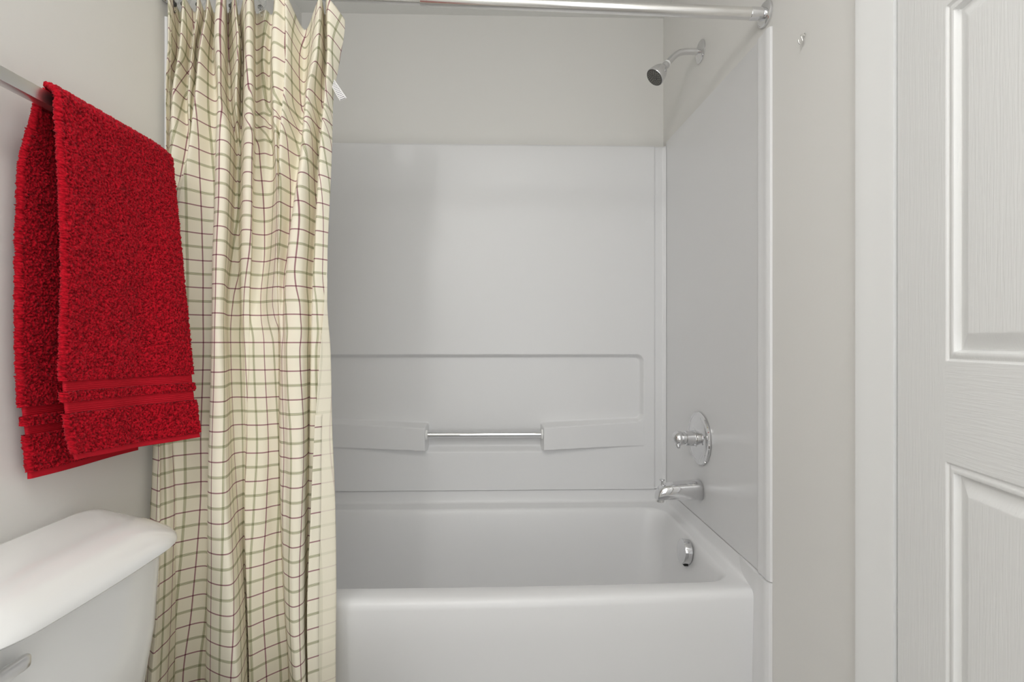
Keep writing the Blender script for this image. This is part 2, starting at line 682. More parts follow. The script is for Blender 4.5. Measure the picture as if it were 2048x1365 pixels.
# ------------------------------------------------------------------ shower wall panels
back = root_of('shower_back_panel', (-0.1, PB + 0.01, SEAM), 'white moulded shower back wall with a niche, two ledges and a bar', 'shower wall')
xs = np.unique(np.round(np.concatenate([np.linspace(PL + 0.001, PR - 0.001, 300), np.linspace(-0.31, -0.26, 26), np.linspace(0.14, 0.19, 26),
                                        np.linspace(0.52, PR - 0.001, 60), np.linspace(-0.72, -0.64, 30)]), 5))
zr = np.unique(np.round(np.concatenate([np.linspace(-0.5912, 0.781, 60), np.linspace(-0.47, -0.29, 90), np.linspace(-0.09, -0.02, 40),
                                        np.linspace(0.75, 0.781, 20)]), 5))
Xg, Zg = np.meshgrid(xs, zr)
xc = -0.0605
A = np.abs(Xg - xc)
h = np.zeros_like(Xg)
# upper niche with rounded corners
rad = 0.03
ax = 0.636 - A
# ledge top line: lower at the inner end
tt = np.clip((A - 0.2265) / (0.636 - 0.2265), 0, 1)
zt_front = -0.342 + 0.018 * tt
zb = -0.4275 + 0.012 * tt
lip = 0.034 * (1 - tt) ** 1.1 + 0.001
gap = 1 - sstep(A, 0.2225, 0.2325)
top_d = -0.052 - Zg
q = np.minimum(ax, top_d)
corner = (ax < rad) & (top_d < rad)
qq = rad - np.sqrt(np.maximum(rad - ax, 0) ** 2 + np.maximum(rad - top_d, 0) ** 2)
q = np.where(corner, qq, q)
# bottom corner of the niche, above the outer end of the ledge
bot_d = Zg - (zt_front + 0.004)
corner2 = (ax < rad) & (bot_d < rad)
qq2 = rad - np.sqrt(np.maximum(rad - ax, 0) ** 2 + np.maximum(rad - bot_d, 0) ** 2)
niche = -0.024 * sstep(q, 0.0, 0.014)
niche2 = np.where(corner2, np.minimum(-0.0, -0.024 * sstep(qq2, 0.0, 0.014)), niche)
niche = np.where(corner2 & (tt > 0.9), np.maximum(niche, niche2), niche)
# ledge zone
upper = sstep(Zg, zt_front, zt_front + 0.017)              # 0 on the ledge face, 1 in the niche
lower = sstep(Zg, zb - 0.006, zb + 0.001)                  # 0 under the ledge
ledge = np.where(ax > 0, lip, 0.0)
face = ledge * lower
hl = face * (1 - upper) + niche * upper
hl = np.where(Zg > -0.25, niche, hl)
# middle gap: niche runs down to a sloped sill
sill = sstep(Zg, -0.4435, -0.4165)
hg = np.where(Zg > -0.25, niche, -0.024 * sill)
h = hl * (1 - gap) + hg * gap
h = np.where(ax < 0, 0.0, h)
# outer border: a rounded step to a narrow strip and a cove into the corner
for xe, sg in ((0.6187, 1), (PL + 0.046, -1)):
    dd = (Xg - xe) * sg
    h += -0.007 * sstep(dd, -0.004, 0.004) + 0.007 * sstep(dd, 0.026, 0.045) ** 2
h += -0.004 * sstep(Zg, 0.7745, 0.781)
Yg = PB - h
front = np.stack([Xg, Yg, ZC + Zg], -1).reshape(-1, 3)
nr, nc = Xg.shape
faces = grid_faces(nr, nc)
nv = len(front)
# top ledge back to the painted wall
tb = np.array([(x, YB - 0.002, ZC + 0.784) for x in xs])
verts = np.concatenate([front, tb])
for j in range(nc - 1):
    faces.append(((nr - 1) * nc + j, (nr - 1) * nc + j + 1, nv + j + 1, nv + j))
obj('moulded_sheet', verts, faces, 'acrylic', back, 60)
# chrome bar between the ledges, with white end cups
zbar = ZC - 0.3675
gbar = MB().add(*tube([(-0.292, PB - 0.016, zbar), (0.171, PB - 0.016, zbar)], 0.0118, 20)).build('grab_bar', 'chrome', back)
for xe, s in ((-0.288, 1), (0.167, -1)):
    MB().add(*lathe((xe, PB - 0.016, zbar), (s, 0, 0), [(-0.002, 0.0195), (0.004, 0.019), (0.006, 0.016), (0.006, 0.011)], 28)).build('bar_socket', 'white_plastic', gbar)

for side, nm, lb in ((1, 'shower_side_panel', 'white shower side wall behind the chrome shower head and valve'),
                     (-1, 'shower_side_panel', 'white shower side wall at the curtain end of the tub')):
    rt = root_of(nm, (PR if side > 0 else PL, 1.5, SEAM), lb, 'shower wall')
    if side > 0:
        q_ = -1
        e_ = PR
    else:
        q_ = 1
        e_ = PL
    pr = [(e_, PB + 0.004), (e_, 1.238), (e_ + q_ * 0.002, 1.232), (e_ + q_ * 0.005, 1.227), (e_ + q_ * 0.0062, 1.222), (e_ + q_ * 0.0052, 1.215),
          (e_ + q_ * 0.0052, 1.199), (e_ + q_ * 0.0065, 1.190), (e_ + q_ * 0.0065, 1.180), (e_ + q_ * 0.003, 1.1735), (e_ - q_ * 0.0025, 1.172), (e_ - q_ * 0.0025, PB + 0.004)]
    z0 = SEAM + 0.0022
    rg = [[(x, y, z0) for x, y in pr], [(x, y, ZC + 0.768) for x, y in pr]]
    top = [(x, y, ZC + 0.768 + (0.028 if y > 1.26 else 0.004)) for x, y in pr]
    rg.append(top)
    MB().add(*loft(rg, True, True, True)).build('side_sheet', 'acrylic', rt, 35)

# ------------------------------------------------------------------ shower rod
rodR = Vector((XR, 1.2014, ZC + 0.8208))
rodL = Vector((XL, 1.166, ZC + 0.834))
rd = (rodL - rodR)
rlen = rd.length
rdn = rd.normalized()
rod = root_of('shower_rod', rodR, 'satin metal shower curtain rod spanning the tub alcove', 'curtain rod')
MB().add(*lathe(rodR, rdn, [(0.03, 0.0142), (0.86, 0.0142), (0.862, 0.0128)], 32)).build('outer_tube', 'satin_metal', rod)
MB().add(*lathe(rodR, rdn, [(0.85, 0.0122), (rlen - 0.03, 0.0122)], 32)).build('inner_tube', 'satin_metal', rod)
for q0, dd, rr in ((rodR, rdn, 0.0152), (rodL, -rdn, 0.0150)):
    MB().add(*lathe(q0, dd, [(0, 0.030), (0.006, 0.030), (0.0085, 0.0275), (0.0095, 0.022), (0.010, 0.016)], 40)).build('wall_flange', 'chrome', rod, 35)
    MB().add(*lathe(q0, dd, [(0.008, rr), (0.040, rr), (0.0425, rr - 0.0008), (0.043, rr - 0.003)], 32)).build('end_collar', 'chrome', rod, 35)


def rod_at(x):
    t = (x - rodR.x) / rd.x
    return rodR + rd * t


# ------------------------------------------------------------------ shower head
esc = Vector((PR, 1.597, ZC + 0.963))
# the wall above the panel carries the arm
head = root_of('showerhead', (XR, esc.y, esc.z), 'small chrome shower head on a bent arm high above the tub faucet', 'shower head')
MB().add(*lathe((XR, esc.y, esc.z), (-1, 0, 0), [(0, 0.036), (0.003, 0.036), (0.006, 0.033), (0.010, 0.022), (0.013, 0.013), (0.014, 0.0105)], 40)).build('escutcheon', 'chrome', head, 35)
ya = esc.y
pth = smooth_path([(XR - 0.002, ya, ZC + 0.963), (0.640, ya, ZC + 0.963), (0.612, ya, ZC + 0.962), (0.590, ya - 0.001, ZC + 0.955),
                   (0.574, ya - 0.002, ZC + 0.942), (0.563, ya - 0.003, ZC + 0.930), (0.552, ya - 0.004, ZC + 0.9185)], 5)
MB().add(*tube(pth, 0.0103, 20)).build('shower_arm', 'chrome', head, 60)
hd = Vector((-0.66, -0.10, -0.74)).normalized()
h0 = Vector((0.5555, ya - 0.0035, ZC + 0.9215))
MB().add(*lathe(h0, hd, [(0.0, 0.0118), (0.0055, 0.0118)], 24)).build('thread_tape', 'white_plastic', head)
MB().add(*lathe(h0, hd, [(0.0052, 0.0112), (0.008, 0.0128), (0.014, 0.0128), (0.018, 0.0112), (0.021, 0.0118), (0.025, 0.0165), (0.032, 0.0215), (0.042, 0.0262),
                         (0.054, 0.0295), (0.064, 0.0310), (0.069, 0.0315), (0.0705, 0.0305), (0.0705, 0.0296)], 44, True, False)).build('head_shell', 'chrome', head, 50)
hf = h0 + hd * 0.0705
MB().add(*lathe(hf, hd, [(-0.010, 0.0300), (0.0, 0.0300), (0.0012, 0.0288), (0.0004, 0.0272), (0.0004, 0.011), (0.0022, 0.0095), (0.0024, 0)], 44)).build('face_plate', 'dark_plastic', head, 35)
plate = [c for c in head.children if c.name.startswith('face_plate')][0]
d_, u_, w_ = frame(hd)
mb = MB()
for rr_, n_ in ((0.0135, 10), (0.0185, 15), (0.0235, 20), (0.006, 5)):
    for k in range(n_):
        a = 2 * math.pi * (k + 0.3) / n_
        c = hf + u_ * math.cos(a) * rr_ + w_ * math.sin(a) * rr_
        mb.add(*lathe(c + hd * (0.001 if rr_ < 0.01 else 0.0), hd, [(0, 0.0011), (0.0022, 0.0008)], 6))
mb.build('nozzles', 'nozzle_rubber', plate)['kind'] = 'stuff'

# ------------------------------------------------------------------ shower valve
vc = Vector((PR - 0.0006, 1.597, ZC - 0.3235))
valve = root_of('shower_valve', vc, 'round chrome shower valve with a short lever knob above the tub spout', 'shower valve')
MB().add(*lathe(vc, (-1, 0, 0), [(0, 0.0875), (0.004, 0.0875), (0.007, 0.085), (0.0085, 0.081), (0.0085, 0.076), (0.011, 0.072), (0.015, 0.058), (0.0185, 0.040), (0.0195, 0.031), (0.018, 0.028)], 64)).build('escutcheon', 'chrome', valve, 25)
MB().add(*lathe(vc, (-1, 0, 0), [(0.012, 0.0265), (0.020, 0.0265), (0.021, 0.0255), (0.049, 0.0245), (0.050, 0.0235), (0.051, 0.021), (0.063, 0.0205)], 40)).build('valve_sleeve', 'chrome', valve, 35)
MB().add(*lathe(vc, (-1, 0, 0), [(0.058, 0.0195), (0.064, 0.0235), (0.073, 0.0238), (0.081, 0.0215), (0.088, 0.0155), (0.0915, 0.007), (0.092, 0)], 40)).build('knob_cap', 'chrome', valve, 50)
knob = [c for c in valve.children if c.name.startswith('knob_cap')][0]
lv = []
for t, wdt, thk in ((0.0, 0.012, 0.0105), (0.010, 0.0115, 0.009), (0.019, 0.010, 0.0075), (0.025, 0.0085, 0.006), (0.027, 0.006, 0.004)):
    c = vc + Vector((-0.077 + 0.05 * t, -0.30 * t, -0.006 - t * 0.93))
    lv.append([c + Vector((math.cos(a) * thk, math.sin(a) * wdt, 0)) for a in [2 * math.pi * k / 20 for k in range(20)]])
MB().add(*loft(lv, True, True, True)).build('lever', 'chrome', knob, 60)

# ------------------------------------------------------------------ tub spout
sc = Vector((PR, 1.597, ZC - 0.4935))
spout = root_of('tub_spout', sc, 'chrome tub spout with a lift diverter under the shower valve', 'tub spout')
rg = []
for t, top, bot, wd in ((0.0, 0.0300, -0.0325, 0.0300), (0.004, 0.0315, -0.0335, 0.0315), (0.02, 0.0305, -0.0325, 0.0312), (0.06, 0.0265, -0.0312, 0.0300),
                        (0.10, 0.0215, -0.0310, 0.0278), (0.118, 0.0190, -0.0325, 0.0262), (0.130, 0.0150, -0.0335, 0.0245), (0.139, 0.0060, -0.0335, 0.0222),
                        (0.144, -0.006, -0.0335, 0.0200), (0.1465, -0.018, -0.0330, 0.0175), (0.1475, -0.026, -0.0322, 0.0140)):
    zc_, hh = (top + bot) / 2, (top - bot) / 2
    ring = []
    for k in range(36):
        a = 2 * math.pi * k / 36
        ca, sa = math.cos(a), math.sin(a)
        e = 0.72
        ring.append(sc + Vector((-t, wd * math.copysign(abs(ca) ** e, ca), zc_ + hh * math.copysign(abs(sa) ** e, sa))))
    rg.append(ring)
MB().add(*loft(rg, True, True, True)).build('spout_body', 'chrome', spout, 50)
MB().add(*lathe(sc + Vector((-0.134, 0, -0.030)), (0, 0, -1), [(0, 0.014), (0.0095, 0.0132), (0.0095, 0.010), (0.004, 0.010)], 28)).build('outlet', 'satin_metal', spout)
MB().add(*lathe(sc + Vector((-0.127, 0, 0.010)), (0, 0, 1), [(0, 0.0045), (0.014, 0.0042), (0.0145, 0.0035), (0.018, 0.0035), (0.0195, 0.0075), (0.0215, 0.0092), (0.0235, 0.0088), (0.0245, 0.006), (0.0245, 0)], 28)).build('diverter_knob', 'chrome', spout, 40)

# ------------------------------------------------------------------ little wall hook
hk = on_x(1609, 78, XR)
hook = root_of('wall_hook', hk, 'tiny metal hook screwed into the bare wall beside the shower', 'hook')
MB().add(*lathe(hk + Vector((0, 0, 0.008)), (-1, 0, 0), [(0, 0.0045), (0.0015, 0.0045), (0.0025, 0.003)], 16)).build('base_plate', 'satin_metal', hook)
MB().add(*tube(smooth_path([hk + Vector((a, b, c)) for a, b, c in ((0, 0, 0.008), (-0.006, 0, 0.009), (-0.0075, -0.001, 0.003), (-0.005, -0.001, -0.004),
                                                                   (-0.007, -0.0015, -0.011), (-0.011, -0.002, -0.0125), (-0.0145, -0.0025, -0.009), (-0.015, -0.003, -0.004))], 5), 0.0018, 10)).build('hook_wire', 'satin_metal', hook, 60)

# ------------------------------------------------------------------ shower curtain
ROWS = [-60, 20, 100, 200, 300, 420, 500, 600, 700, 850, 1000, 1200, 1340, 1590]
PX = {
    20: [342, 336, 338, 360, 366, 390, 396, 410, 415, 430, 434, 450, 455, 470, 478, 492, 505, 512, 530, 545, 550, 568, 574, 610, 632, 642, 650, 655, 688, 684],
    100: [342, 336, 338, 356, 362, 381, 386, 394, 402, 426, 430, 447, 458, 476, 485, 491, 505, 511, 527, 540, 546, 570, 575, 608, 628, 640, 652, 656, 680, 676],
    200: [340, 331, 333, 341, 347, 372, 377, 388, 393, 432, 437, 444, 461, 472, 483, 490, 506, 511, 527, 541, 546, 566, 570, 605, 611, 622, 646, 650, 666, 663],
    300: [340, 330, 333, 338, 342, 374, 377, 380, 383, 429, 433, 455, 472, 476, 482, 490, 506, 511, 530, 545, 550, 558, 562, 598, 604, 618, 637, 641, 663, 659],
    420: [338, 318, 325, 330, 335, 345, 350, 356, 362, 426, 429, 452, 467, 474, 480, 486, 503, 507, 528, 543, 555, 557, 560, 584, 588, 608, 632, 634, 658, 652],
    500: [330, 310, 322, 328, 334, 342, 346, 350, 354, 424, 426, 450, 463, 470, 478, 484, 502, 505, 528, 542, 553, 556, 558, 576, 578, 605, 628, 630, 655, 648],
    600: [322, 302, 320, 326, 332, 340, 344, 348, 352, 423, 425, 446, 455, 464, 478, 484, 498, 501, 521, 540, 552, 555, 557, 566, 572, 600, 624, 626, 653, 648],
    700: [318, 296, 318, 324, 330, 338, 342, 346, 350, 421, 423, 446, 457, 466, 484, 490, 498, 501, 524, 542, 556, 559, 561, 568, 576, 604, 622, 624, 660, 640],
    850: [314, 288, 316, 322, 328, 336, 340, 344, 350, 417, 419, 450, 464, 474, 488, 491, 493, 496, 524, 542, 556, 558, 560, 570, 580, 605, 620, 622, 664, 630],
    1000: [312, 285, 315, 322, 330, 338, 344, 350, 356, 415, 417, 453, 471, 480, 487, 489, 490, 493, 524, 544, 558, 560, 562, 572, 585, 606, 617, 621, 670, 622],
    1200: [310, 280, 306, 316, 326, 336, 344, 350, 358, 412, 415, 466, 489, 490, 491, 492, 494, 497, 524, 550, 566, 568, 570, 576, 588, 606, 614, 620, 672, 615],
    1340: [308, 276, 294, 306, 318, 330, 340, 348, 356, 411, 414, 474, 494, 495, 496, 497, 498, 502, 532, 560, 575, 577, 579, 584, 594, 610, 617, 624, 671, 616],
}
PX[-60] = PX[20]
PX[1590] = [a + (b - a) * 1.6 for a, b in zip(PX[1200], PX[1340])]
up = [-1.5, -0.5, -2.2, 2.5, -1.8, 2.2, -1.8, 1.8, -1.8, 3, -3, -2.5, 2.5, -2.2, 3, -3, -2.6, 2.5, 1.4, 2.5, -2, -1.2, -2.6, 2.8, -2.4, -2.2, 3.2, -2, 0.5, 0.8]
DZ = {
    -60: [a * 0.8 for a in up], 20: [a * 0.9 for a in up], 100: up,
    200: [0, 1.5, -1, 2.5, -1.8, 1.6, -1.4, .4, -1.2, 3, -2.4, -1.8, 2.2, -2.4, 3.2, -3.2, -2.8, 2.2, 1.6, 2.6, -1.8, -1.2, -2.6, 2.4, -2.2, -2.0, 3.0, -2, 0.2, 0.8],
    300: [0, 1.5, -1, 2.5, -1.8, .6, -.4, -.3, -1.2, 2.6, -2.8, -2.6, 2.4, 3.0, 3.2, -2.4, -2.2, 1.8, 1.8, 2.6, -1.4, -.6, -2.0, 2.0, -2.4, -2.0, 2.8, -1.6, 0.2, 0.8],
    420: [0, 1.5, -1, 1.0, -1.0, -.6, -.6, -.6, -.8, 2.4, -3.2, -2.8, 2.2, 3.0, 3.0, -1.6, -1.4, 1.6, 2.6, 1.6, -1.0, -.4, -1.6, 1.4, -2.4, -1.8, 2.6, -1.2, 0.2, 0.6],
    500: [0, 1.5, -1, .4, -.8, -.6, -.6, -.6, -.6, 2.2, -3.6, -3.2, 2.0, 3.2, 3.2, -.8, -.8, 1.6, 2.8, 1.4, -.6, -.2, -1.2, 1.0, -2.4, -1.6, 2.4, -1.0, 0.4, 0.4],
    600: [-1, 1.0, -1.6, -1, -1, -1, -1, -.8, -.8, 2.0, -4.0, -3.6, 2.0, 3.0, 3.0, 1.0, 1.0, 2.2, 3.0, 1.0, .2, .2, -.4, .2, -1.6, -1.2, 2.2, -.6, 0.6, 0.0],
    700: [-1.5, 0.8, -2.2, -1.8, -1.6, -1.4, -1.2, -1, -.8, 1.8, -4.4, -4.0, 1.8, 2.8, 2.4, 1.6, 1.8, 1.6, 1.4, 1.6, 2.2, 2.4, -.6, -1.2, -2.0, -1.2, 2.2, -.2, 1.0, -.6],
    850: [-2.5, 0.4, -3.2, -2.4, -2, -1.6, -1.2, -.8, -.4, 1.6, -4.4, -4.4, 1.0, 2.2, 2.4, 2.0, 2.0, 1.6, 1.6, 2.6, 3.0, 3.0, -.8, -1.8, -2.6, -1.8, 2.4, .6, 1.2, -.8],
    1000: [-3.5, 0, -4, -3.2, -2.6, -2, -1.4, -.8, -.2, 1.5, -4.6, -5, 0, 1.5, 2.4, 2, 1.6, 1.2, 1.8, 3.2, 3.8, 3.8, -1, -2, -3, -2, 2.4, 1.8, 1.6, -.9],
    1200: [-5, -1.5, -6.2, -5.8, -4.6, -3.4, -2, -1, 0, 1.6, -3.6, -5.4, 0, 1.5, 2.2, 1.8, 1.0, .2, 1.8, 3.4, 4.2, 4.2, 0, -2, -3, -1.6, 2.4, 2.4, 1.8, -.9],
    1340: [-6, -2, -7.4, -7.6, -6, -4.4, -2.4, -1.2, 0, 1.6, -2.6, -5.4, 0, 1.5, 2.2, 1.8, 1.0, 0, 2.0, 3.6, 4.4, 4.4, .6, -2, -3.2, -1.6, 2.4, 2.4, 1.8, -.9],
}
DZ[1590] = DZ[1340]
Y0 = {-60: 1.166, 20: 1.166, 100: 1.166, 200: 1.166, 300: 1.164, 420: 1.160, 500: 1.158, 600: 1.154, 700: 1.150, 850: 1.146, 1000: 1.136, 1200: 1.130, 1340: 1.128, 1590: 1.128}
TOPY = [0, 0, 0, 18, 14, 20, 14, 20, 14, 18, -16, -14, 18, 10, 22, 10, 6, 18, 17, 18, -8, 2, 16, 50, 30, 14, 18, 15, 38, 38]


def pchip(xk, yk, x):
    """monotone cubic through rows; yk is (rows, columns)"""
    hh = np.diff(xk)[:, None]
    dl = np.diff(yk, axis=0) / hh
    mm = np.zeros_like(yk)
    mm[1:-1] = np.where(dl[:-1] * dl[1:] > 0, 2 * dl[:-1] * dl[1:] / (dl[:-1] + dl[1:] + 1e-12), 0)
    mm[0], mm[-1] = dl[0], dl[-1]
    k = np.clip(np.searchsorted(xk, x) - 1, 0, len(xk) - 2)
    t = ((x - xk[k]) / (xk[k + 1] - xk[k]))[:, None]
    H = hh[k]
    return (yk[k] * (2 * t ** 3 - 3 * t ** 2 + 1) + yk[k + 1] * (3 * t ** 2 - 2 * t ** 3)
            + mm[k] * H * (t ** 3 - 2 * t ** 2 + t) + mm[k + 1] * H * (t ** 3 - t ** 2))


zrow = np.array([ZC + (682.5 - r) * 1.165 / F for r in ROWS])[::-1]       # ascending
AMP = 1.3
KX, KY = [], []
for r in ROWS[::-1]:
    kx, ky = [], []
    for p, d in zip(PX[r], DZ[r]):
        y = min(Y0[r] + AMP * d / 100, 1.196)
        q = on_y(p, r, y)
        kx.append(q.x)
        ky.append(y)
    KX.append(kx)
    KY.append(ky)
KX, KY = np.array(KX), np.array(KY)
NZ = 260
ZTOP = ZC + (682.5 - 8) * 1.165 / F
ZBOT = 0.075
zz = np.linspace(ZBOT, ZTOP, NZ)
kx = pchip(zrow, KX, zz)
ky = pchip(zrow, KY, zz)
SUB = 12
nk = kx.shape[1]


def cr(P, sub):
    """Catmull-Rom with softened tangents along the key index, rows in parallel; P (rows, keys)"""
    out = []
    a = np.concatenate([P[:, :1] * 2 - P[:, 1:2], P, P[:, -1:] * 2 - P[:, -2:-1]], 1)
    for i in range(nk - 1):
        p0, p1, p2, p3 = (a[:, i + k] for k in range(4))
        for k in range(sub):
            t = k / sub
            out.append(0.5 * (2 * p1 + (p2 - p0) * t + (2 * p0 - 5 * p1 + 4 * p2 - p3) * t * t + (3 * p1 - p0 - 3 * p2 + p3) * t ** 3))
    out.append(P[:, -1])
    return np.stack(out, 1)


CX = cr(kx, SUB)
CY = cr(ky, SUB)
topy = cr(np.array([TOPY], float), SUB)[0]
sag = -(topy - 8) * 1.165 / F
NCOL = CX.shape[1]
# fine wrinkles, stronger near the gathers
ii = np.arange(NCOL)
dep = (ZTOP - zz)[:, None]
wr = 0.0012 * np.sin(ii[None, :] * 0.31 + dep * 9) * np.sin(dep * 21 + ii[None, :] * 0.05) * np.exp(-dep / 0.5)
wr += 0.0009 * np.sin(dep * 14 + ii[None, :] * 0.021 * 3)
CY = CY + wr
CX = np.maximum(CX, PL + 0.010)
CZ = zz[:, None] + sag[None, :] * np.exp(-dep / 0.16)
# cloth coordinates: true length along each row, counted from the big fold
seg = np.sqrt(np.diff(CX, axis=1) ** 2 + np.diff(CY, axis=1) ** 2)
ul = np.concatenate([np.zeros((NZ, 1)), np.cumsum(seg, 1)], 1)
ul = ul - ul[:, [10 * SUB + 3]]
# along most of the drop the check follows the folds; near the gathers it follows each row
# the check follows the folds: a few fold lines keep one thread all the way down
anc = np.array([0, 4, 10, 18, 24, 27, 29]) * SUB
tgt = ul[:, anc].mean(0)
cor = (tgt[None, :] - ul[:, anc]) * (1 - 0.6 * sstep(zz, ZC + 0.15, ZC + 0.6))[:, None]
for a_, b_, k_ in zip(anc[:-1], anc[1:], range(len(anc) - 1)):
    w_ = (np.arange(a_, b_) - a_) / (b_ - a_)
    ul[:, a_:b_] += cor[:, [k_]] * (1 - w_) + cor[:, [k_ + 1]] * w_
ul[:, -1] += cor[:, -1]
a10 = ul[:, [10 * SUB]].copy()
dul = np.clip(np.diff(ul, axis=1), seg * 0.6, seg * 1.7)
ul = np.concatenate([np.zeros((NZ, 1)), np.cumsum(dul, 1)], 1)
ul = ul - ul[:, [10 * SUB]] + a10
vl = np.repeat(zz[:, None] - (ZC + 0.7825), NCOL, 1)

curtain = root_of('shower_curtain', (-0.58, 1.15, ZTOP), 'cream cotton shower curtain with a burgundy and green check, drawn to the left', 'curtain')


def uv_sheet(name, P, U, V, material, parent, thick=None, mat2=None):
    nr, nc = P.shape[:2]
    me = bpy.data.meshes.new(name)
    off = np.array(world_loc(parent))
    fc = grid_faces(nr, nc)
    me.from_pydata((P.reshape(-1, 3) - off).tolist(), [], fc)
    me.shade_smooth()
    uvl = me.uv_layers.new(name='weave')
    li = np.empty(len(me.loops), dtype=np.int32)
    me.loops.foreach_get('vertex_index', li)
    uvs = np.stack([U.ravel()[li], V.ravel()[li]], 1)
    uvl.data.foreach_set('uv', uvs.ravel().astype(np.float32))
    me.materials.append(MAT[material])
    if mat2:
        me.materials.append(MAT[mat2])
    o = bpy.data.objects.new(name, me)
    COL.objects.link(o)
    o.parent = parent
    if thick:
        md = o.modifiers.new('thickness', 'SOLIDIFY')
        md.thickness = thick
        md.offset = -1
        if mat2:
            md.material_offset = 1
            md.material_offset_rim = 0
    return o


P = np.stack([CX, CY, CZ], -1)
cloth = uv_sheet('checked_cloth', P, ul, vl, 'checked_cotton', curtain, 0.0007, 'checked_cotton_back')
# stitched hem turned over at the free right edge (shows the printed side)
hw = 5
ed = P[:, -hw:, :].copy()
ed[:, :, 1] -= 0.0016
k0 = np.searchsorted(zz, 0.95)
uv_sheet('side_hem', ed[:k0], ul[:k0, -hw:] * 0 + 0.012, vl[:k0, -hw:], 'checked_cotton', cloth, 0.0006)
# white printed tag sewn to the right edge
tk = np.argmin(np.abs(zz - (ZC + (682.5 - 165) * 1.17 / F)))
tp = Vector(P[tk, 28 * SUB]) + Vector((-0.006, -0.002, 0))
ta = on_y(656, 160, tp.y - 0.004)
tbq = on_y(668, 158, tp.y - 0.004)
tc2 = on_y(694, 197, tp.y - 0.006)
td = on_y(680, 203, tp.y - 0.006)
TU, TV = np.meshgrid(np.linspace(0, 1, 6), np.linspace(0, 1, 14))
TPt = np.zeros((14, 6, 3))
for i in range(14):
    for j in range(6):
        u, w = TU[i, j], TV[i, j]
        a = ta.lerp(tbq, u)
        b = td.lerp(tc2, u)
        p = a.lerp(b, w) + Vector((0, -0.004 * math.sin(w * 2.6), 0))
        TPt[i, j] = p
uv_sheet('care_tag', TPt, TU, TV, 'tag_print', cloth, 0.0004)['label'] = 'white printed care tag'

# clear plastic curtain rings, each with a bead where the cloth hangs
RINGS = [353, 372, 401, 441, 466, 493, 523, 560, 638, 657]
ORD = ['first', 'second', 'third', 'fourth', 'fifth', 'sixth', 'seventh', 'eighth', 'ninth', 'tenth']


def ring_parts(c, parent):
    R_ = 0.0235
    pts = []
    for k in range(40):
        a = math.radians(-80 + 335 * k / 39)
        pts.append(c + Vector((0.004 * math.sin(a * 0.5), math.cos(a) * R_ * 0.92, math.sin(a) * R_)))
    MB().add(*tube(pts, 0.0019, 8)).build('hoop', 'clear_plastic', parent, 60)
    b0 = c + Vector((0.0, 0.0, -R_ - 0.004))
    MB().add(*lathe(b0 + Vector((0, 0, 0.006)), (0, 0, -1), [(0, 0.001), (0.001, 0.0040), (0.004, 0.0062), (0.008, 0.0062), (0.011, 0.0040), (0.012, 0.001)], 10)).build('bead', 'clear_plastic', parent, 20)
    MB().add(*tube(smooth_path([b0 + Vector(q) for q in ((0, 0, -0.005), (0.001, -0.006, -0.012), (0.0005, -0.004, -0.019), (0, 0.004, -0.018), (0, 0.006, -0.012))], 4), 0.0016, 8)).build('hook', 'clear_plastic', parent, 60)


ring0 = None
for i, px in enumerate(RINGS):
    xw = on_y(px, 10, 1.176).x
    c = rod_at(xw) + Vector((0, 0, -0.0085))
    lab = 'clear plastic curtain ring, %s from the left along the shower rod' % ORD[i]
    if ring0 is None:
        r_ = root_of('curtain_ring', c, lab, 'curtain ring', 'clear curtain rings on the shower rod')
        ring_parts(c, r_)
        ring0 = r_
    else:
        r_ = ring0.copy()
        COL.objects.link(r_)
        r_.location = c
        r_['label'] = lab
        r_.rotation_euler = (0, 0, random.uniform(-0.25, 0.25))
        for ch in ring0.children:
            cc = ch.copy()
            COL.objects.link(cc)
            cc.parent = r_

# ------------------------------------------------------------------ towel bar
# things on the left wall were measured for a wall at -0.862; bring them to the wall built here
XL0 = -0.862
KL = XL / XL0


def kl(v):
    return (v[0] * KL, v[1] * KL, ZC + (v[2] - ZC) * KL)


def klm(vf):
    return [kl(v) for v in vf[0]], vf[1]


BX, BZ = -0.790, ZC + 0.420
bar = root_of('towel_bar', kl((XL0, 0.8, BZ)), 'square brushed metal towel bar on the left wall above the toilet tank', 'towel bar')
MB().add(*klm(box(BX - 0.010, BX + 0.010, 0.50, 1.172, BZ - 0.0115, BZ + 0.0115, 0.0012))).build('square_bar', 'brushed_bar', bar, 25)
for yy in (0.515, 1.1605):
    MB().add(*klm(box(XL0 + 0.008, BX + 0.004, yy - 0.009, yy + 0.009, BZ - 0.010, BZ + 0.010, 0.001))).build('bracket', 'brushed_bar', bar, 25)
    MB().add(*klm(box(XL0, XL0 + 0.009, yy - 0.022, yy + 0.022, BZ - 0.022, BZ + 0.022, 0.002))).build('wall_plate', 'brushed_bar', bar, 25)

# ------------------------------------------------------------------ red towel
towel = root_of('bath_towel', kl((BX, 1.0, BZ)), 'red terry towel folded over the square towel bar', 'towel')


def smooth1(a, n=1):
    for _ in range(n):
        a = (a + np.roll(a, 1, 0) + np.roll(a, -1, 0) + np.roll(a, 1, 1) + np.roll(a, -1, 1)) / 5
    return a


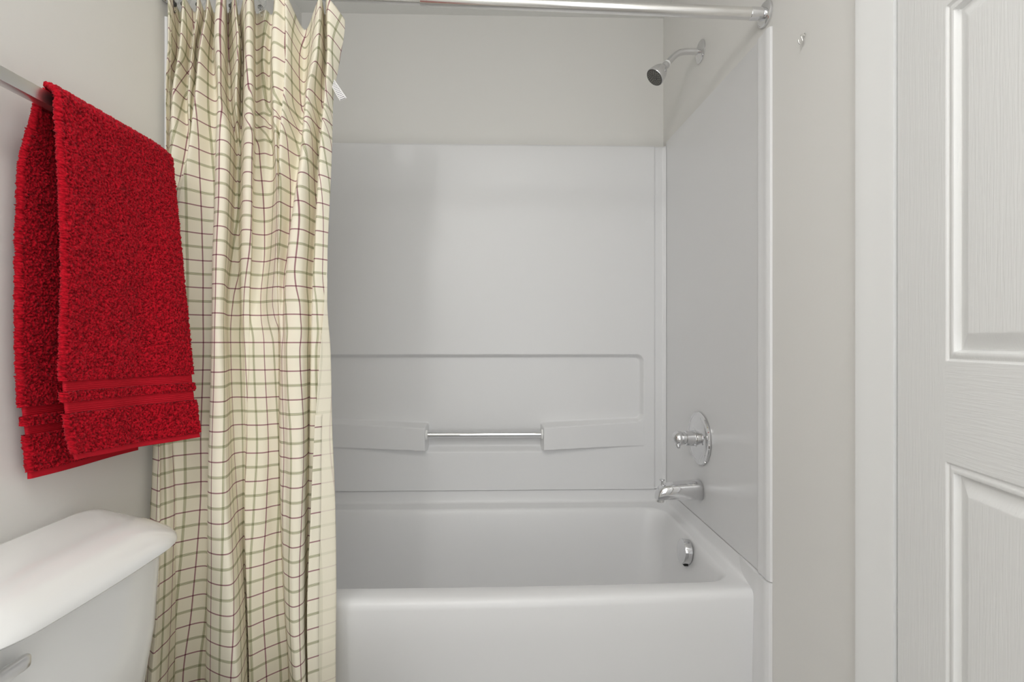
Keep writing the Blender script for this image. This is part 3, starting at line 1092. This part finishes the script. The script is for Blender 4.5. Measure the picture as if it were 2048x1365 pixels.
def towel_mid(V, U, ply=0):
    """V: distance along the cloth, 0 on top of the bar, negative down the back; U: 0 near .. 1 far"""
    Rr = 0.0250
    zc_ = BZ + 0.0005
    x = np.zeros_like(V)
    z = np.zeros_like(V)
    q = Rr * math.pi / 2
    ang = np.clip(V, -q, q) / Rr
    x = BX + Rr * np.sin(ang)
    z = zc_ + Rr * np.cos(ang) - Rr * 0.05
    dn = np.maximum(np.abs(V) - q, 0)
    z = z - dn
    fr = (V > 0)
    # hang: the front swings out towards the far bottom corner, the back leans to the wall
    t = np.clip(dn / 0.62, 0, 1.2)
    xf = 0.004 * t + (0.058 * U ** 1.6) * t ** 1.3 - 0.004 * (1 - U) * t \
        + 0.0035 * np.sin(U * 7.5 + 0.6) * np.clip(t * 2.2, 0, 1) + 0.002 * np.sin(U * 15 + t * 3) * np.clip(t * 2, 0, 1)
    xb = -0.020 * sstep(dn, 0, 0.12) - 0.002 * t + 0.003 * np.sin(U * 6) * t
    x = x + np.where(fr, xf, xb)
    x = x - ply * 0.011 * fr
    near = np.where(fr, 0.858 + 0.012 * t + 0.005 * np.sin(t * 5) + 0.034 * np.clip((t - 0.75) / 0.3, 0, 1) ** 2, 0.874 + 0.012 * np.clip((t - 0.85) / 0.2, 0, 1) - 0.010 * np.sin(np.clip(t, 0, 1) * 3.0))
    near = near + 0.006 * np.exp(-(V / 0.03) ** 2)
    far = np.where(fr, 1.146 + 0.003 * np.sin(t * 4), 1.140)
    y = near + (far - near) * U
    # far shoulder of the fold droops slightly
    z = z - 0.0065 * np.clip((U - 0.86) / 0.14, 0, 1) ** 2 * np.exp(-(dn / 0.08) ** 2)
    z = z - np.where(fr, 0.010 * U * t, 0.006 * (U - 0.5) * t)
    return x, y, z


def towel_piece(name, v0, v1, thick, amp, material, res=0.0013, inset=0.0, ribs=0, ply=0, u0=0.0, u1=1.0):
    nvv = max(4, int(abs(v1 - v0) / res) + 1)
    nu = int(0.30 * (u1 - u0) / res) + 1
    if ribs:
        nvv = max(nvv, ribs * 6)
        nu = 70
    V, U = np.meshgrid(np.linspace(v0, v1, nvv), np.linspace(u0, u1, nu), indexing='ij')
    ins = inset / 0.30
    U2 = U * (1 - 2 * ins) + ins
    x, y, z = towel_mid(V, U2, ply)
    P = np.stack([x, y, z], -1)
    du = np.gradient(P, axis=1)
    dv = np.gradient(P, axis=0)
    nn = np.cross(dv, du)
    nn /= np.linalg.norm(nn, axis=-1, keepdims=True) + 1e-12
    # outer side is away from the bar
    surf = []
    pil = []
    for s in (1, -1):
        if amp:
            n1 = rng.random(V.shape)
            n2 = smooth1(rng.random(V.shape), 1)
            lump = smooth1(n1, 1)
            lump = (lump - lump.mean()) / lump.std()
            big = smooth1(rng.standard_normal(V.shape), 6)
            big = big / big.std()
            hgt = np.clip(0.5 + 0.30 * lump, -0.1, 1.15)
            off = thick / 2 + amp * (hgt - 0.5) + amp * 0.10 * big
            jt = rng.standard_normal(P.shape) * amp * 0.22
            jt = jt + np.stack([smooth1(rng.standard_normal(V.shape), 1) * amp * 0.5 for _ in range(3)], -1)
        else:
            hgt = np.full(V.shape, 0.62)
            off = np.full(V.shape, thick / 2)
            jt = 0
            if ribs:
                fr_ = (V - v0) / (v1 - v0)
                off = off + 0.0007 * np.sin(fr_ * ribs * 2 * math.pi)
        surf.append(P + nn * (s * off[..., None]) + jt)
        pil.append(hgt)
    nr, nc = V.shape
    # edge roll along near and far sides
    rolls = []
    for e, sgn in ((0, -1), (nc - 1, 1)):
        mid = (surf[0][:, e] + surf[1][:, e]) / 2
        hv = (surf[0][:, e] - surf[1][:, e]) / 2
        t_ = np.sign(sgn) * du[:, e] / (np.linalg.norm(du[:, e], axis=-1, keepdims=True))
        rr = []
        for a_ in np.linspace(0.35, math.pi - 0.35, 7):
            w_n = rng.standard_normal((nr, 1)) * amp * 0.32
            rr.append(mid + hv * math.cos(a_) + t_ * (thick * 0.5 * math.sin(a_) + w_n) + nn[:, e] * rng.standard_normal((nr, 1)) * amp * 0.25)
        rolls.append(np.stack(rr, 1))
    # ring around: top surface cols, far roll, bottom surface cols reversed, near roll
    ringp = np.concatenate([surf[0], rolls[1], surf[1][:, ::-1], rolls[0][:, ::-1]], 1)
    eh = rng.random((nr, 7)) * 0.7 + 0.2 if amp else np.full((nr, 7), 0.62)
    ringh = np.concatenate([pil[0], eh, pil[1][:, ::-1], eh], 1)
    m_ = ringp.shape[1]
    i = np.arange(nr - 1)[:, None] * m_
    j = np.arange(m_)[None, :]
    k = (j + 1) % m_
    faces = np.stack([(i + j), (i + k), (i + m_ + k), (i + m_ + j)], -1).reshape(-1, 4).tolist()
    # close both ends with strips
    for row in (0, nr - 1):
        b = row * m_
        for c in range(nc - 1):
            faces.append((b + c, b + c + 1, b + nc + 7 + nc - 2 - c, b + nc + 7 + nc - 1 - c))
    off_ = np.array(world_loc(towel))
    ringp = (ringp - np.array([0, 0, ZC])) * KL + np.array([0, 0, ZC])
    me = bpy.data.meshes.new(name)
    me.from_pydata((ringp.reshape(-1, 3) - off_).tolist(), [], faces)
    me.shade_smooth()
    if ribs:
        me.set_sharp_from_angle(angle=math.radians(75))
    at_ = me.attributes.new('pile', 'FLOAT', 'POINT')
    at_.data.foreach_set('value', ringh.ravel().astype(np.float32))
    me.materials.append(MAT[material])
    o = bpy.data.objects.new(name, me)
    COL.objects.link(o)
    o.parent = towel
    return o


# distances down the front and back at which the borders are woven (from the top of the bar)
Vq = 0.0250 * math.pi / 2
Z2V = lambda rel: (BZ + 0.0005 - 0.0250 * 0.05 - (ZC + rel)) + Vq
F1a, F1b, F2a, F2b, FH = Z2V(-0.070), Z2V(-0.089), Z2V(-0.107), Z2V(-0.128), Z2V(-0.203)
FE = Z2V(-0.2125)
B1a, B1b, B2a, B2b, BH = Z2V(-0.118), Z2V(-0.135), Z2V(-0.153), Z2V(-0.169), Z2V(-0.236)
BE = Z2V(-0.2475)
TK = 0.0125
towel_piece('terry_body', -B1a, F1a, TK, 0.0022, 'terry')
towel_piece('terry_stripe', F1b, F2a, TK, 0.0022, 'terry')
towel_piece('terry_stripe', F2b, FH, TK, 0.0022, 'terry')
towel_piece('terry_stripe', -B2a, -B1b, TK, 0.0022, 'terry')
towel_piece('terry_stripe', -BH, -B2b, TK, 0.0022, 'terry')
for a, b in ((F1a, F1b), (F2a, F2b), (-B1b, -B1a), (-B2b, -B2a)):
    o = towel_piece('border_band', a - 0.0015, b + 0.0015, 0.0068, 0, 'flat_weave', inset=0.004, ribs=6)
    o['label'] = 'flat ribbed woven band across the towel'
for a, b in ((FH, FE), (-BE, -BH)):
    towel_piece('hem', a - 0.001, b + 0.001, 0.0075, 0, 'flat_weave', inset=0.001)
# the inner half of the folded towel shows below the front
towel_piece('inner_fold', F2b, FH + 0.003, 0.008, 0.0018, 'terry', res=0.003, ply=1, u0=0.06, u1=0.9)
towel_piece('inner_hem', FH + 0.003, FE + 0.003, 0.006, 0, 'flat_weave', ply=1, u0=0.06, u1=0.9)

# ------------------------------------------------------------------ toilet
toilet = root_of('toilet', (-0.5, 0.745, 0), 'white two-piece toilet with a curved tank lid below the red towel', 'toilet')


def tank_loop(xb, xf, y0b, y1b, y0f, y1f, rf, z, bulge=0.012, n=10, rb=0.02):
    """plan of the tank: straight back on the wall side, front bowed and narrower"""
    c = [(xb, y0b, rb), (xf, y0f, rf), (xf, y1f, rf), (xb, y1b, rb)]
    pts = []
    m_ = len(c)
    for i in range(m_):
        p = Vector((c[i][0], c[i][1]))
        a = (Vector((c[i - 1][0], c[i - 1][1])) - p).normalized()
        b = (Vector((c[(i + 1) % m_][0], c[(i + 1) % m_][1])) - p).normalized()
        r = c[i][2]
        s, e = p + a * r, p + b * r
        for k in range(n + 1):
            t = k / n
            pts.append(s * (1 - t) ** 2 + p * 2 * t * (1 - t) + e * t * t)
        nx = c[(i + 1) % m_]
        e2 = Vector((nx[0], nx[1])) - b * nx[2]
        for k in range(1, n):
            pts.append(e.lerp(e2, k / n))
    ym = (y0f + y1f) / 2
    hw_ = (y1f - y0f) / 2
    out = []
    for q in pts:
        t = (q.x - xb) / (xf - xb)
        w = max(0, 1 - ((q.y - ym) / (hw_ * 1.15)) ** 2)
        out.append((q.x + bulge * t * w, q.y, z))
    return out


ZL = ZC - 0.347                # back edge of the lid top
XT = XL0 + 0.008
body = [tank_loop(XT, -0.690, 0.615, 0.955, 0.640, 0.925, 0.05, 0.395),
        tank_loop(XT, -0.676, 0.595, 0.975, 0.622, 0.945, 0.05, 0.41),
        tank_loop(XT, -0.655, 0.570, 1.000, 0.602, 0.958, 0.05, 0.58),
        tank_loop(XT, -0.646, 0.556, 1.015, 0.592, 0.962, 0.05, ZL - 0.036)]
MB().add(*klm(loft(body, True, True, True))).build('tank', 'porcelain', toilet, 40)


def lid_loop(d, z):
    return tank_loop(XT - 0.002 + d * 0.5, -0.618 - d * 1.0, 0.530 + d, 1.062 - d * 0.9, 0.572 + d, 0.985 - d, 0.09 - d * 0.6, z, 0.014, 14, 0.03 + d * 0.3)


lid = [lid_loop(0.016, ZL - 0.040), lid_loop(0.003, ZL - 0.0385), lid_loop(0.0, ZL - 0.035), lid_loop(0.001, ZL - 0.029),
       lid_loop(0.006, ZL - 0.022), lid_loop(0.016, ZL - 0.014), lid_loop(0.030, ZL - 0.003), lid_loop(0.048, ZL + 0.006), lid_loop(0.068, ZL + 0.0125), lid_loop(0.080, ZL + 0.0145), lid_loop(0.09, ZL + 0.0152)]
MB().add(*klm(loft(lid, True, True, True))).build('tank_lid', 'porcelain', toilet, 50)
# flush lever on the front of the tank
lx, ly, lz = -0.637, 0.580, ZC - 0.423
MB().add(*klm(lathe((lx - 0.012, ly, lz), (1, 0, 0), [(0, 0.013), (0.017, 0.012), (0.019, 0.008)], 24))).build('lever_boss', 'satin_metal', toilet)
lvr = []
for t, hh, th in ((0, 0.0085, 0.0045), (0.03, 0.009, 0.005), (0.06, 0.0098, 0.0052), (0.082, 0.0102, 0.005), (0.0885, 0.0092, 0.0044), (0.091, 0.007, 0.003)):
    c = Vector((lx + 0.0125, ly - 0.012 + t, lz + 0.001))
    lvr.append([c + Vector((th * math.cos(a), 0, hh * math.copysign(abs(math.sin(a)) ** 0.35, math.sin(a)))) for a in [2 * math.pi * k / 20 for k in range(20)]])
MB().add(*klm(loft(lvr, True, True, True))).build('flush_lever', 'brushed_bar', toilet, 50)


def oval(x0, x1, w, z, n=40):
    out = []
    for k in range(n):
        a = 2 * math.pi * k / n
        out.append(((x0 + x1) / 2 + (x1 - x0) / 2 * math.cos(a), 0.745 + w * math.sin(a) * (1 - 0.10 * math.cos(a)), z))
    return out


bowl = [oval(-0.76, -0.36, 0.11, 0.0), oval(-0.76, -0.365, 0.105, 0.03), oval(-0.75, -0.38, 0.095, 0.14), oval(-0.755, -0.30, 0.12, 0.24),
        oval(-0.76, -0.20, 0.165, 0.33), oval(-0.76, -0.155, 0.182, 0.375), oval(-0.76, -0.15, 0.185, 0.394), oval(-0.755, -0.16, 0.178, 0.398)]
MB().add(*loft(bowl, True, True, True)).build('bowl', 'porcelain', toilet, 50)
seat = [oval(-0.645, -0.145, 0.186, 0.398), oval(-0.65, -0.14, 0.190, 0.406), oval(-0.648, -0.143, 0.187, 0.416), oval(-0.63, -0.165, 0.172, 0.421)]
MB().add(*loft(seat, True, True, True)).build('seat_lid', 'white_plastic', toilet, 50)
